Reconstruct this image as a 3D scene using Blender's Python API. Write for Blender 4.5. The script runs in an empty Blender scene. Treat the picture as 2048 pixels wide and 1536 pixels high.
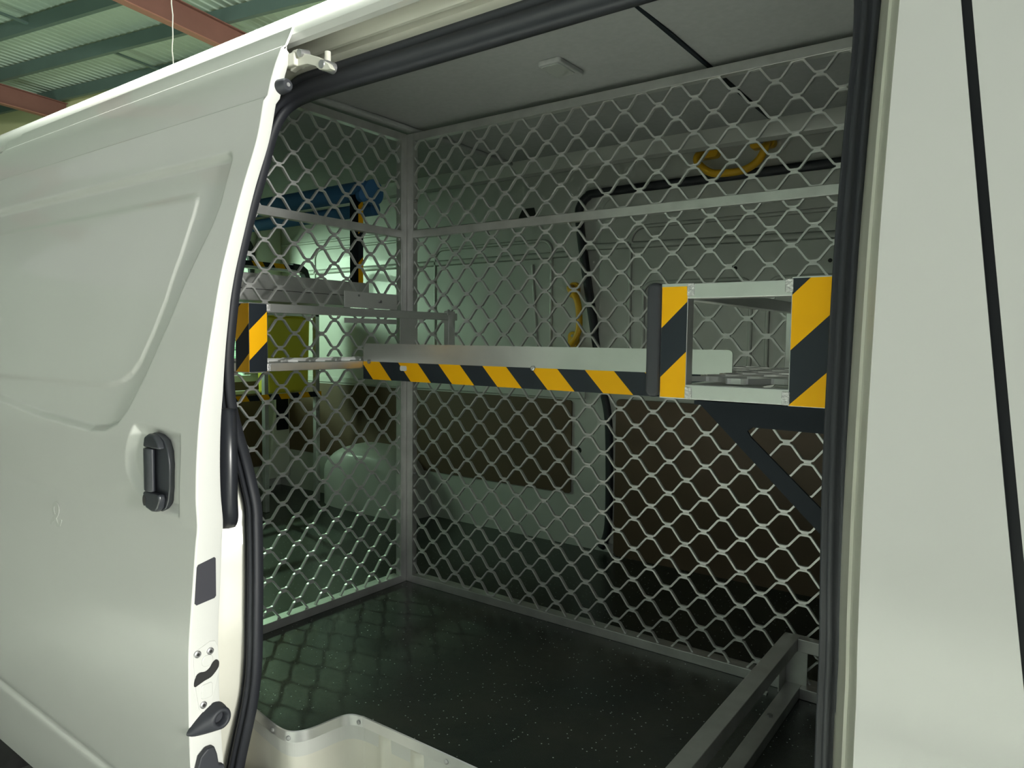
import bpy, math, random
import numpy as np
from mathutils import Vector, Matrix
random.seed(4)
S = bpy.context.scene

# ------------------------------------------------------------------ camera
F_PX = 1434.34
CAM = Vector((1.815, -1.842, 0.875))
RX = Vector((0.8059, 0.5910, 0.0113)); RD = Vector((0.0461, -0.0437, -0.9980))
vx = Vector((-938 - 1024, 657 - 768, F_PX)).normalized() * -1
vy = Vector((2077 - 1024, 690 - 768, F_PX)).normalized()
vz = vx.cross(vy)
# world->camera rows (x right, y down, z forward)
right = Vector((vx[0], vy[0], vz[0])); down = Vector((vx[1], vy[1], vz[1])); fwd = Vector((vx[2], vy[2], vz[2]))
cam = bpy.data.cameras.new('camera'); cam.sensor_fit = 'HORIZONTAL'; cam.sensor_width = 36.0
cam.lens = F_PX / 2048 * 36.0; cam.clip_start = 0.05; cam.clip_end = 200
camo = bpy.data.objects.new('camera', cam); S.collection.objects.link(camo)
M = Matrix((( right[0], -down[0], -fwd[0], CAM[0]), (right[1], -down[1], -fwd[1], CAM[1]),
            (right[2], -down[2], -fwd[2], CAM[2]), (0, 0, 0, 1)))
q = M.to_quaternion(); camo.rotation_mode = 'QUATERNION'; camo.rotation_quaternion = q; camo.location = CAM
S.camera = camo

# ------------------------------------------------------------------ world, lights, exposure
S.view_settings.view_transform = 'Standard'; S.view_settings.look = 'None'
S.view_settings.gamma = 1.0; S.view_settings.exposure = -0.88
try: S.view_settings.use_curve_mapping = False
except Exception: pass
w = bpy.data.worlds.new('sky'); S.world = w; w.use_nodes = True
bg = w.node_tree.nodes['Background']; bg.inputs[0].default_value = (0.93, 1.0, 0.94, 1); bg.inputs[1].default_value = 0.70

def area(name, loc, target, sx, sy, power, col):
    l = bpy.data.lights.new(name, 'AREA'); l.shape = 'RECTANGLE'; l.size = sx; l.size_y = sy; l.energy = power; l.color = col
    o = bpy.data.objects.new(name, l); S.collection.objects.link(o); o.location = loc
    d = Vector(target) - Vector(loc); o.rotation_mode = 'QUATERNION'; o.rotation_quaternion = d.to_track_quat('-Z', 'Z')
    return o
# daylight through the open front end of the shed
area('daylight_front_opening', (14.0, -1.95, 2.3), (0.3, -1.0, 0.8), 1.3, 3.8, 6000, (1.0, 1.0, 0.93))
area('daylight_front_opening_wide', (14.0, -7.5, 3.0), (0.3, -0.8, 0.9), 8.0, 5.0, 500, (0.97, 1.0, 0.93))
# daylight from the yard behind the van, through the tailgate glass
area('daylight_rear_opening', (-2.5, -0.60, 1.35), (-1.45, 0.75, 1.1), .6, 0.5, 15, (0.98, 1.0, 0.95)).data.spread = math.radians(80)
area('rear_sky_glint', (-5.0, 1.28, 3.3), (0.35, -0.6, 0.0), .10, .10, 340, (0.90, 1.0, 0.86))
# translucent skylight sheet above the far half of the van, then two added fill lamps
area('skylight_sheet', (0.6, 2.1, 6.2), (0.6, -.75, 1.6), .5, 7.0, 10000, (0.97, 1.0, 0.92)).data.spread = math.radians(45)
area('shutter_fill', (-4.6, 3.6, 2.2), (-7.0, 4.3, .6), 1.5, 1.0, 160, (0.95, 1.0, 0.93))  # added lamp aimed at the slatted shutter to brighten it
area('roof_fill', (-12.0, 1.0, 0.3), (-12.0, 1.6, 6.0), 6.0, 6.0, 420, (0.85, 1.0, 0.80))  # added upward lamp, unseen behind the van, that brightens the shed roof

# ------------------------------------------------------------------ helpers
COL = S.collection
class MB:
    def __init__(s): s.v = []; s.f = []; s.m = []
    def add(s, vs, fs, mi=0):
        b = len(s.v); s.v += [tuple(map(float, p)) for p in vs]
        s.f += [tuple(i + b for i in f) for f in fs]; s.m += [mi] * len(fs); return s
    def box(s, x0, x1, y0, y1, z0, z1, mi=0):
        vs = [(x, y, z) for x in (x0, x1) for y in (y0, y1) for z in (z0, z1)]
        return s.add(vs, [(0, 1, 3, 2), (4, 6, 7, 5), (0, 4, 5, 1), (2, 3, 7, 6), (0, 2, 6, 4), (1, 5, 7, 3)], mi)
    def obox(s, c, ax, ay, az):
        c = Vector(c); ax = Vector(ax); ay = Vector(ay); az = Vector(az)
        vs = [c + i * ax + j * ay + k * az for i in (-1, 1) for j in (-1, 1) for k in (-1, 1)]
        return s.add(vs, [(0, 1, 3, 2), (4, 6, 7, 5), (0, 4, 5, 1), (2, 3, 7, 6), (0, 2, 6, 4), (1, 5, 7, 3)])
    def prism(s, poly, fn, a, b):
        """poly 2d, fn(p, q, t)->3d, extruded t from a to b"""
        n = len(poly); vs = [fn(p, q, a) for p, q in poly] + [fn(p, q, b) for p, q in poly]
        fs = [(i, (i + 1) % n, n + (i + 1) % n, n + i) for i in range(n)] + [tuple(range(n - 1, -1, -1)), tuple(range(n, 2 * n))]
        return s.add(vs, fs)
    def sweep(s, path, frames, sec, closed_sec=True, caps=True):
        """frames: list of (B, N) per point; sec: list of (b, n)"""
        n = len(sec); vs = []
        for P, (B, N) in zip(path, frames):
            for b, c in sec: vs.append(Vector(P) + Vector(B) * b + Vector(N) * c)
        fs = []
        for i in range(len(path) - 1):
            for j in range(n if closed_sec else n - 1):
                k = (j + 1) % n; fs.append((i * n + j, i * n + k, (i + 1) * n + k, (i + 1) * n + j))
        if caps and closed_sec:
            fs.append(tuple(range(n - 1, -1, -1))); fs.append(tuple(range((len(path) - 1) * n, len(path) * n)))
        return s.add(vs, fs)
    def tube(s, path, r, n=12, up=(0, 0, 1)):
        path = [Vector(p) for p in path]; fr = []
        for i in range(len(path)):
            t = (path[min(i + 1, len(path) - 1)] - path[max(i - 1, 0)]).normalized()
            u = Vector(up)
            if abs(t.dot(u)) > .95: u = Vector((1, 0, 0)) if abs(t.x) < .9 else Vector((0, 1, 0))
            B = t.cross(u).normalized(); fr.append((B, B.cross(t).normalized()))
        rr = r if isinstance(r, (list, tuple)) else [r] * len(path)
        vs = []
        for P, (B, N), ra in zip(path, fr, rr):
            for k in range(n):
                a = 2 * math.pi * k / n; vs.append(P + B * ra * math.cos(a) + N * ra * math.sin(a))
        fs = [(i * n + j, i * n + (j + 1) % n, (i + 1) * n + (j + 1) % n, (i + 1) * n + j) for i in range(len(path) - 1) for j in range(n)]
        fs += [tuple(range(n - 1, -1, -1)), tuple(range((len(path) - 1) * n, len(path) * n))]
        return s.add(vs, fs)
    def grid(s, fn, us, vs_):
        nu, nv = len(us), len(vs_)
        vs = [fn(u, v) for u in us for v in vs_]
        return s.add(vs, [(i * nv + j, (i + 1) * nv + j, (i + 1) * nv + j + 1, i * nv + j + 1) for i in range(nu - 1) for j in range(nv - 1)])
    def build(s, name, mat, parent=None, bevel=0, smooth=False, seg=2, label=None):
        me = bpy.data.meshes.new(name); me.from_pydata(s.v, [], s.f)
        mats = mat if isinstance(mat, (list, tuple)) else [mat]
        for m in mats: me.materials.append(m)
        if len(mats) > 1: me.polygons.foreach_set('material_index', s.m)
        import bmesh as _b
        bm = _b.new(); bm.from_mesh(me); _b.ops.recalc_face_normals(bm, faces=bm.faces); bm.to_mesh(me); bm.free()
        if smooth: me.polygons.foreach_set('use_smooth', [True] * len(me.polygons))
        me.update()
        o = bpy.data.objects.new(name, me); COL.objects.link(o)
        if bevel:
            b = o.modifiers.new('bevel', 'BEVEL'); b.width = bevel; b.segments = seg; b.limit_method = 'ANGLE'; b.angle_limit = math.radians(40)
            b.harden_normals = True
            me.polygons.foreach_set('use_smooth', [True] * len(me.polygons))
        elif smooth == 'auto':
            pass
        if parent is not None:
            o.parent = parent
            o.matrix_parent_inverse = parent_world(parent).inverted()
        if label: o['label'] = label
        return o
def parent_world(o):
    if o.type == 'EMPTY': return Matrix.Translation(o.location)
    return Matrix.Identity(4)
def thing(name, label, cat, loc=(0, 0, 0), group=None):
    o = bpy.data.objects.new(name, None); o.empty_display_size = .1; COL.objects.link(o); o.location = loc
    o['label'] = label; o['category'] = cat
    if group: o['group'] = group
    return o
def tag(o, label, cat, group=None):
    o['label'] = label; o['category'] = cat
    if group: o['group'] = group
    return o
def struct(o): o['kind'] = 'structure'; return o
def smooth_by_angle(o, ang=35):
    m = o.data; m.polygons.foreach_set('use_smooth', [True] * len(m.polygons))
    try: m.set_sharp_from_angle(angle=math.radians(ang))
    except Exception: pass
    return o
def ss(a, b, x): t = np.clip((x - a) / (b - a), 0, 1); return t * t * (3 - 2 * t)
def rr2(x0, x1, z0, z1, r, n=6):
    """rounded rectangle polygon"""
    pts = []
    for cx, cz, a0 in ((x1 - r, z1 - r, 0), (x0 + r, z1 - r, 90), (x0 + r, z0 + r, 180), (x1 - r, z0 + r, 270)):
        for i in range(n + 1):
            a = math.radians(a0 + 90 * i / n); pts.append((cx + r * math.cos(a), cz + r * math.sin(a)))
    return pts
XZ = lambda p, q, t: (p, t, q)      # prism in the xz plane, depth y
YZ = lambda p, q, t: (t, p, q)
XY = lambda p, q, t: (p, q, t)

# ------------------------------------------------------------------ materials
def mat(name, base, rough=.5, metal=0, coat=0, spec=.5, noise=0, nscale=20, bump=0, bscale=200):
    m = bpy.data.materials.new(name); m.use_nodes = True; nt = m.node_tree; b = nt.nodes['Principled BSDF']
    b.inputs['Base Color'].default_value = (*base, 1); b.inputs['Roughness'].default_value = rough; b.inputs['Metallic'].default_value = metal
    b.inputs['Coat Weight'].default_value = coat; b.inputs['Coat Roughness'].default_value = .05; b.inputs['Specular IOR Level'].default_value = spec
    if noise or bump:
        g = nt.nodes.new('ShaderNodeNewGeometry')
    if noise:
        n = nt.nodes.new('ShaderNodeTexNoise'); n.inputs['Scale'].default_value = nscale; n.inputs['Detail'].default_value = 5
        nt.links.new(g.outputs['Position'], n.inputs['Vector'])
        mx = nt.nodes.new('ShaderNodeMixRGB'); mx.blend_type = 'MULTIPLY'; mx.inputs[0].default_value = 1
        cr = nt.nodes.new('ShaderNodeValToRGB'); cr.color_ramp.elements[0].position = .3; cr.color_ramp.elements[1].position = .7
        cr.color_ramp.elements[0].color = (1 - noise,) * 3 + (1,); cr.color_ramp.elements[1].color = (1, 1, 1, 1)
        mx.inputs[1].default_value = (*base, 1); nt.links.new(n.outputs['Fac'], cr.inputs[0]); nt.links.new(cr.outputs[0], mx.inputs[2])
        nt.links.new(mx.outputs[0], b.inputs['Base Color'])
    if bump:
        n2 = nt.nodes.new('ShaderNodeTexNoise'); n2.inputs['Scale'].default_value = bscale; nt.links.new(g.outputs['Position'], n2.inputs['Vector'])
        bp = nt.nodes.new('ShaderNodeBump'); bp.inputs['Strength'].default_value = bump; bp.inputs['Distance'].default_value = .002
        nt.links.new(n2.outputs['Fac'], bp.inputs['Height']); nt.links.new(bp.outputs[0], b.inputs['Normal'])
    return m
M_PAINT = mat('white_paint', (.55, .555, .53), .32, coat=.7, noise=.03, nscale=3)
M_PAINT_IN = mat('interior_white_paint', (.58, .59, .56), .42, coat=.2, noise=.08, nscale=6)
M_JAMB = mat('jamb_paint', (.66, .65, .57), .38, coat=.4, noise=.06, nscale=8)
M_ALU = mat('mill_aluminium', (.72, .72, .71), .38, metal=.7, noise=.22, nscale=14)
M_ALU_D = mat('grille_aluminium', (.74, .74, .73), .42, metal=.5, noise=.1, nscale=10)
M_ALU_B = mat('satin_aluminium_sheet', (.74, .75, .74), .3, metal=.8, noise=.12, nscale=9)
M_GALV = mat('weld', (.8, .8, .8), .45, metal=.8, noise=.4, nscale=200, bump=1, bscale=300)
M_STEEL = mat('screw_steel', (.42, .42, .43), .45, metal=.9)
M_RUB = mat('black_rubber', (.022, .024, .03), .55, spec=.4)
M_PLAST = mat('black_plastic', (.02, .022, .027), .32)
M_BLK = mat('black_powdercoat', (.007, .010, .014), .6, spec=.12)
M_DARKHOLE = mat('dark_cavity', (.01, .01, .01), .8)
M_LINER = mat('grey_headliner', (.45, .46, .46), .95, spec=.1, noise=.08, nscale=60)
M_MASO = mat('brown_hardboard', (.115, .072, .042), .55, noise=.12, nscale=5)
M_YEL = mat('yellow_plastic', (.80, .46, .02), .45)
M_YELT = mat('yellow_tub_plastic', (.75, .68, .05), .5, noise=.1, nscale=6)
M_BLUE = mat('blue_foam', (.045, .16, .36), .75, noise=.1, nscale=12)
M_STICK = mat('dark_sticker', (.03, .03, .038), .45)
M_WHITE = mat('white_plastic', (.8, .8, .78), .5)
M_RED = mat('red_oxide_steel', (.19, .085, .07), .6, noise=.2, nscale=1.5)
M_REDL = mat('red_oxide_flange', (.30, .14, .10), .6)
M_PUR = mat('green_grey_purlin', (.10, .155, .14), .5, noise=.15, nscale=2)
M_SHEET = mat('roof_sheeting', (.40, .50, .42), .55, noise=.1, nscale=.8)
M_WALLG = mat('shed_wall', (.70, .72, .40), .7, noise=.08, nscale=.7)
M_CONC = mat('concrete', (.20, .21, .19), .6, noise=.2, nscale=2)
M_WIRE = mat('white_cord', (.55, .55, .5), .6)
M_SHUT = mat('pale_green_slats', (.55, .80, .62), .5)
M_TYRE = mat('tyre', (.012, .012, .012), .8)

def rubber_floor():
    m = mat('speckled_rubber_floor', (.020, .026, .026), .27, spec=.5); nt = m.node_tree; b = nt.nodes['Principled BSDF']
    g = nt.nodes.new('ShaderNodeNewGeometry')
    v = nt.nodes.new('ShaderNodeTexVoronoi'); v.inputs['Scale'].default_value = 85; nt.links.new(g.outputs['Position'], v.inputs['Vector'])
    lt = nt.nodes.new('ShaderNodeMath'); lt.operation = 'LESS_THAN'; lt.inputs[1].default_value = .13; nt.links.new(v.outputs['Distance'], lt.inputs[0])
    sp = nt.nodes.new('ShaderNodeSeparateColor'); nt.links.new(v.outputs['Color'], sp.inputs[0])
    gt = nt.nodes.new('ShaderNodeMath'); gt.operation = 'GREATER_THAN'; gt.inputs[1].default_value = .55; nt.links.new(sp.outputs[0], gt.inputs[0])
    mu = nt.nodes.new('ShaderNodeMath'); mu.operation = 'MULTIPLY'; nt.links.new(lt.outputs[0], mu.inputs[0]); nt.links.new(gt.outputs[0], mu.inputs[1])
    n = nt.nodes.new('ShaderNodeTexNoise'); n.inputs['Scale'].default_value = 3.5; n.inputs['Detail'].default_value = 6; nt.links.new(g.outputs['Position'], n.inputs['Vector'])
    cr = nt.nodes.new('ShaderNodeValToRGB'); cr.color_ramp.elements[0].position = .35; cr.color_ramp.elements[1].position = .75
    cr.color_ramp.elements[0].color = (.020, .029, .028, 1); cr.color_ramp.elements[1].color = (.055, .056, .045, 1)
    nt.links.new(n.outputs['Fac'], cr.inputs[0])
    mx = nt.nodes.new('ShaderNodeMixRGB'); nt.links.new(mu.outputs[0], mx.inputs[0]); nt.links.new(cr.outputs[0], mx.inputs[1]); mx.inputs[2].default_value = (.5, .55, .52, 1)
    nt.links.new(mx.outputs[0], b.inputs['Base Color'])
    n3 = nt.nodes.new('ShaderNodeTexNoise'); n3.inputs['Scale'].default_value = 400; nt.links.new(g.outputs['Position'], n3.inputs['Vector'])
    bp = nt.nodes.new('ShaderNodeBump'); bp.inputs['Strength'].default_value = .25; bp.inputs['Distance'].default_value = .001
    nt.links.new(n3.outputs['Fac'], bp.inputs['Height']); nt.links.new(bp.outputs[0], b.inputs['Normal'])
    return m
M_FLOOR = rubber_floor()

def hazard(name, a, period, phase, duty=.5, yel=(.92, .46, .004), blk=(.016, .021, .027)):
    """diagonal warning stripes: yellow where fract((P.a*x+P.b*z ...)/period+phase) < duty. a = 3-vector"""
    m = mat(name, yel, .42, spec=.16); nt = m.node_tree; bs = nt.nodes['Principled BSDF']
    g = nt.nodes.new('ShaderNodeNewGeometry'); d = nt.nodes.new('ShaderNodeVectorMath'); d.operation = 'DOT_PRODUCT'
    nt.links.new(g.outputs['Position'], d.inputs[0]); d.inputs[1].default_value = a
    s1 = nt.nodes.new('ShaderNodeMath'); s1.operation = 'MULTIPLY_ADD'; s1.inputs[1].default_value = 1 / period; s1.inputs[2].default_value = phase
    nt.links.new(d.outputs['Value'], s1.inputs[0])
    fr = nt.nodes.new('ShaderNodeMath'); fr.operation = 'FRACT'; nt.links.new(s1.outputs[0], fr.inputs[0])
    lt = nt.nodes.new('ShaderNodeMath'); lt.operation = 'LESS_THAN'; lt.inputs[1].default_value = duty; nt.links.new(fr.outputs[0], lt.inputs[0])
    mx = nt.nodes.new('ShaderNodeMixRGB'); nt.links.new(lt.outputs[0], mx.inputs[0]); mx.inputs[1].default_value = (*blk, 1); mx.inputs[2].default_value = (*yel, 1)
    nt.links.new(mx.outputs[0], bs.inputs['Base Color']); return m

def glass_mat():
    m = bpy.data.materials.new('tinted_glass'); m.use_nodes = True; nt = m.node_tree
    for n in list(nt.nodes): nt.nodes.remove(n)
    o = nt.nodes.new('ShaderNodeOutputMaterial'); mix = nt.nodes.new('ShaderNodeMixShader'); t = nt.nodes.new('ShaderNodeBsdfTransparent')
    gl = nt.nodes.new('ShaderNodeBsdfGlossy'); gl.inputs['Roughness'].default_value = .03
    t.inputs[0].default_value = (.78, .96, .82, 1); mix.inputs[0].default_value = .06
    nt.links.new(t.outputs[0], mix.inputs[1]); nt.links.new(gl.outputs[0], mix.inputs[2]); nt.links.new(mix.outputs[0], o.inputs[0]); return m
M_GLASS = glass_mat()

# ------------------------------------------------------------------ body side profile y(z)
_P = np.array([(-1.03, -.45), (-1.055, -.30), (-1.068, -.16), (-1.0763, -.0174), (-1.0777, .0856), (-1.0761, .2328), (-1.0668, .3345), (-1.060, .41),
    (-1.0570, .4468), (-1.0520, .478), (-1.0525, .505), (-1.0555, .54), (-1.0520, .62), (-1.0453, .7001), (-1.0293, .8048), (-1.010, .9095), (-.9928, 1.0008),
    (-.9796, 1.0474), (-.959, 1.1207), (-.9333, 1.2066), (-.9033, 1.2917), (-.8807, 1.3878), (-.8498, 1.4765), (-.8295, 1.5195), (-.81, 1.5631), (-.795, 1.60)])
_zz = np.linspace(-.5, 1.65, 1076); _yy = np.interp(_zz, _P[:, 1], _P[:, 0])
def _gs(y, s):
    k = np.arange(-40, 41); g = np.exp(-.5 * (k * .002 / s) ** 2); g /= g.sum(); return np.convolve(np.pad(y, 40, 'edge'), g, 'valid')
_w = np.clip(np.abs(_zz - .47) / .10, 0, 1); _ys = _gs(_yy, .028) * _w + _gs(_yy, .007) * (1 - _w)
def prof(z): return float(np.interp(z, _zz, _ys))
_bt = np.array([(-.5, .09), (.4, .085), (.9, .065), (1.6, .06)])

# ================================================================== THE SHED (setting)
TH = math.radians(10); U = Vector((math.cos(TH), math.sin(TH), 0)); W_ = Vector((-math.sin(TH), math.cos(TH), 0))
def sh(u, w_, z): p = U * u + W_ * w_; return (p.x, p.y, z)
GZ = -.62
b = MB(); b.add([sh(-24, -16, GZ), sh(14, -16, GZ), sh(14, 10, GZ), sh(-24, 10, GZ)], [(0, 1, 2, 3)])
b.add([sh(-24, -16, GZ - .2), sh(14, -16, GZ - .2), sh(14, 10, GZ - .2), sh(-24, 10, GZ - .2)], [(0, 1, 2, 3)])
struct(b.build('floor', M_CONC))
# corrugated roof sheets: ribs run along W
us = []; u_ = -24.0
while u_ < 5.5: us += [(u_, 0), (u_ + .02, .018), (u_ + .05, .018), (u_ + .07, 0)]; u_ += .19
b = MB(); nn = len(us)
vs = [sh(a, -2.6, 6.80 - c) for a, c in us] + [sh(a, 9.3, 6.80 - c) for a, c in us] + [sh(a, -2.6, 6.86) for a, c in us] + [sh(a, 9.3, 6.86) for a, c in us]
b.add(vs, [(i, i + 1, nn + i + 1, nn + i) for i in range(nn - 1)] + [(2 * nn + i, 2 * nn + i + 1, 3 * nn + i + 1, 3 * nn + i) for i in range(nn - 1)])
struct(b.build('ceiling', M_SHEET))
b = MB(); b.add([sh(-24, 9.2, GZ), sh(6, 9.2, GZ), sh(6, 9.2, 6.8), sh(-24, 9.2, 6.8), sh(-24, 9.3, GZ), sh(6, 9.3, GZ), sh(6, 9.3, 6.8), sh(-24, 9.3, 6.8)], [(0, 1, 2, 3), (4, 5, 6, 7), (2, 3, 7, 6)])
struct(b.build('wall_far', M_WALLG))
b = MB(); b.add([sh(-24, -9, GZ), sh(-24, 9.2, GZ), sh(-24, 9.2, 6.8), sh(-24, -9, 6.8)], [(0, 1, 2, 3)])
struct(b.build('wall_rear', M_SHEET))
b = MB(); b.add([sh(-24, -7.5, GZ), sh(-1, -7.5, GZ), sh(-1, -7.5, 5.2), sh(-24, -7.5, 5.2), sh(-24, -7.6, GZ), sh(-1, -7.6, GZ), sh(-1, -7.6, 5.2), sh(-24, -7.6, 5.2)], [(0, 1, 2, 3), (4, 5, 6, 7), (2, 3, 7, 6), (1, 2, 6, 5)])
struct(b.build('wall_near', M_SHEET))
# purlins (C sections along U) and beams (I sections along W)
def purlin(w0, i):
    sec = [(0, 0), (.09, 0), (.09, .02), (.015, .02), (.015, .24), (.09, .24), (.09, .255), (0, .255)]
    b = MB(); b.prism([(w0 + p, 6.5 + q) for p, q in sec], lambda p, q, t: sh(t, p, q), -24, 5.5)
    o = b.build('roof_purlin', M_PUR); tag(o, PL[i], 'purlin', 'purlins under the shed roof'); return o
PL = ['dark green roof purlin closest to the far wall of the shed', 'dark green roof purlin crossing behind the hanging cord, second from the far wall',
      'dark green roof purlin at the top left corner, third from the far wall', 'dark green roof purlin above the van, fourth from the far wall']
for i, w0 in enumerate((8.83, 7.46, 6.15, 4.85)): purlin(w0, i)
for i, (u0, lab) in enumerate(((-9.15, 'rust red steel beam passing behind the hanging white cord'), (-16.3, 'rust red steel beam at the far left ending at the shed wall'))):
    t = thing('roof_beam', lab, 'beam', sh(u0, 0, 6.1), 'red beams under the shed roof')
    b = MB(); b.prism([(u0 - .01, 6.08), (u0 + .01, 6.08), (u0 + .01, 6.48), (u0 - .01, 6.48)], lambda p, q, tt: sh(p, tt, q), -2.6, 9.1); b.build('web', M_RED, t)
    b = MB(); b.prism([(u0 - .08, 6.06), (u0 + .08, 6.06), (u0 + .08, 6.08), (u0 - .08, 6.08)], lambda p, q, tt: sh(p, tt, q), -2.6, 9.1); b.build('flange', M_REDL, t)
    b = MB(); b.prism([(u0 - .08, 6.48), (u0 + .08, 6.48), (u0 + .08, 6.5), (u0 - .08, 6.5)], lambda p, q, tt: sh(p, tt, q), -2.6, 9.1); b.build('flange', M_RED, t)
for (u0, w0, w1), lab in (((-12.5, 7.55, 8.83), 'thin grey bridging bar between the two purlins nearest the far wall'), ((-12.7, 4.94, 6.15), 'thin grey bridging bar in the top left corner of the photo')):
    b = MB(); b.prism([(u0 - .03, 6.60), (u0 + .03, 6.60), (u0 + .03, 6.64), (u0 - .03, 6.64)], lambda p, q, tt: sh(p, tt, q), w0, w1)
    tag(b.build('bridging_bar', M_PUR), lab, 'bar')
# hanging cord
def ray_pt(u, v, t):
    d = right * ((u - 1024) / F_PX) + down * ((v - 768) / F_PX) + fwd; return CAM + d * t
p0 = ray_pt(345, 60, 5.0)
b = MB(); pts = [(p0.x + .006 * math.sin(z * 17) + .004 * math.sin(z * 41), p0.y, z) for z in np.arange(6.5, p0.z - 1.4, -.04)]
b.tube(pts, .0045, 6); tag(b.build('hanging_cord', M_WIRE, smooth=True), 'thin white cord hanging from the shed roof behind the van', 'cord')

# ================================================================== THE VAN
van = thing('van', 'white cargo van with its side door slid open, filling the photo', 'van', (0, 0, GZ))
X_R, X_F = -1.78, 3.1
zs = list(np.arange(-.44, 1.521, .02)) + [1.535]
# body skins
def skin(name, xf0, xf1, off, z0=-.44, z1=1.545, m=M_PAINT, nx=3, par=None, lab=None):
    b = MB(); zz = np.linspace(z0, z1, 90)
    for dy in (0, .012):
        b.grid(lambda u, z: ((1 - u) * xf0(z) + u * xf1(z), prof(z) + off + dy, z), np.linspace(0, 1, nx), zz)
    n = len(zz)
    # close the vertical ends
    o0 = 0; o1 = nx * n
    fs = [(o0 + j, o0 + j + 1, o1 + j + 1, o1 + j) for j in range(n - 1)] + [(o0 + (nx - 1) * n + j, o0 + (nx - 1) * n + j + 1, o1 + (nx - 1) * n + j + 1, o1 + (nx - 1) * n + j) for j in range(n - 1)]
    b.f += fs; b.m += [0] * len(fs)
    return smooth_by_angle(b.build(name, m, par or van, label=lab), 40)
skin('rear_side_panel', lambda z: -2.2, lambda z: .30, .09)
gap = lambda z: 1.7235 + (1.28 - z) * .1285
skin('door_pillar', lambda z: 1.664 + (1.0 - z) * .012, lambda z: gap(z), .06)
skin('front_door', lambda z: gap(z) + .0105, lambda z: X_F, .06)
# black weatherstrip in the gap
b = MB(); zz = np.linspace(-.44, 1.54, 60)
b.grid(lambda u, z: (gap(z) - .004 + u * .02, prof(z) + .078, z), [0, 1], zz); b.build('weatherstrip', M_RUB, van)
# jambs
def strip(name, rows, m, par=van, z0=-.44, z1=1.53, n=70):
    """rows: list of (xf(z), off(z))"""
    b = MB(); zz = np.linspace(z0, z1, n)
    vs = [(xf(z), prof(z) + of(z), z) for xf, of in rows for z in zz]
    b.add(vs, [(i * n + j, (i + 1) * n + j, (i + 1) * n + j + 1, i * n + j + 1) for i in range(len(rows) - 1) for j in range(n - 1)])
    return smooth_by_angle(b.build(name, m, par), 30)
xe = lambda z: 1.664 + (1.0 - z) * .012
strip('front_jamb', [(xe, lambda z: .060), (lambda z: xe(z) - .003, lambda z: .072), (lambda z: xe(z) - .013, lambda z: .095), (lambda z: xe(z) - .016, lambda z: .102), (lambda z: xe(z) - .020, lambda z: .104),
    (lambda z: xe(z) - .034, lambda z: .150), (lambda z: xe(z) - .045, lambda z: .178), (lambda z: xe(z) - .05, lambda z: .24), (lambda z: xe(z) + .1, lambda z: .26)], M_JAMB)
_sl = np.array([(-.5, .30), (-.12, .352), (.06, .403), (.21, .413), (.395, .395), (.505, .374), (.58, .345), (.657, .30), (.725, .265), (.82, .236), (.93, .222), (1.09, .21), (1.35, .208), (1.6, .21)])
sealx = lambda z: float(np.interp(z, _sl[:, 0], _sl[:, 1]))
_jx = lambda z: min(sealx(z) - .02, .385)
strip('rear_jamb', [(lambda z: .30 if sealx(z) > .33 else sealx(z) - .05, lambda z: .09), (lambda z: max(.305, sealx(z) - .04) if sealx(z) > .33 else sealx(z) - .04, lambda z: .105), (lambda z: sealx(z) - .035, lambda z: .125), (lambda z: sealx(z) - .018, lambda z: .165),
    (lambda z: sealx(z) - .022, lambda z: .176), (lambda z: sealx(z) - .09, lambda z: .215), (lambda z: sealx(z) - .20, lambda z: .25)], M_JAMB)
# roof and header (profile extruded along the van)
def extrude_x(name, pts, m, x0=-2.2, x1=X_F, par=van, closed=False, ang=30):
    b = MB(); n = len(pts); nx = 8; xs = np.linspace(x0, x1, nx)
    b.add([(x, y, z) for x in xs for y, z in pts], [(i * n + j, (i + 1) * n + j, (i + 1) * n + (j + 1) % n, i * n + (j + 1) % n) for i in range(nx - 1) for j in range(n if closed else n - 1)])
    return smooth_by_angle(b.build(name, m, par), ang)
half = [(-.788, 1.533), (-.798, 1.538), (-.803, 1.552), (-.795, 1.570), (-.775, 1.603), (-.74, 1.6385), (-.70, 1.666), (-.62, 1.70), (-.48, 1.733), (-.3, 1.75), (-.10, 1.755)]
roof = half + [(-.20 - y, z) for y, z in half[-2::-1]]
extrude_x('roof_panel', roof, M_PAINT)
extrude_x('door_track_header', [(-.788, 1.533), (-.786, 1.540), (-.776, 1.585), (-.742, 1.590), (-.738, 1.550), (-.735, 1.541), (-.731, 1.536), (-.724, 1.5345), (-.722, 1.575), (-.704, 1.575), (-.704, 1.5335), (-.700, 1.5305),
    (-.690, 1.529), (-.668, 1.5255), (-.655, 1.528), (-.645, 1.54)], M_JAMB)
b = MB(); b.box(-.2, 1.6, -.775, -.752, 1.560, 1.566); b.build('roller_rail', M_ALU_D, van, bevel=.001)
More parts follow.
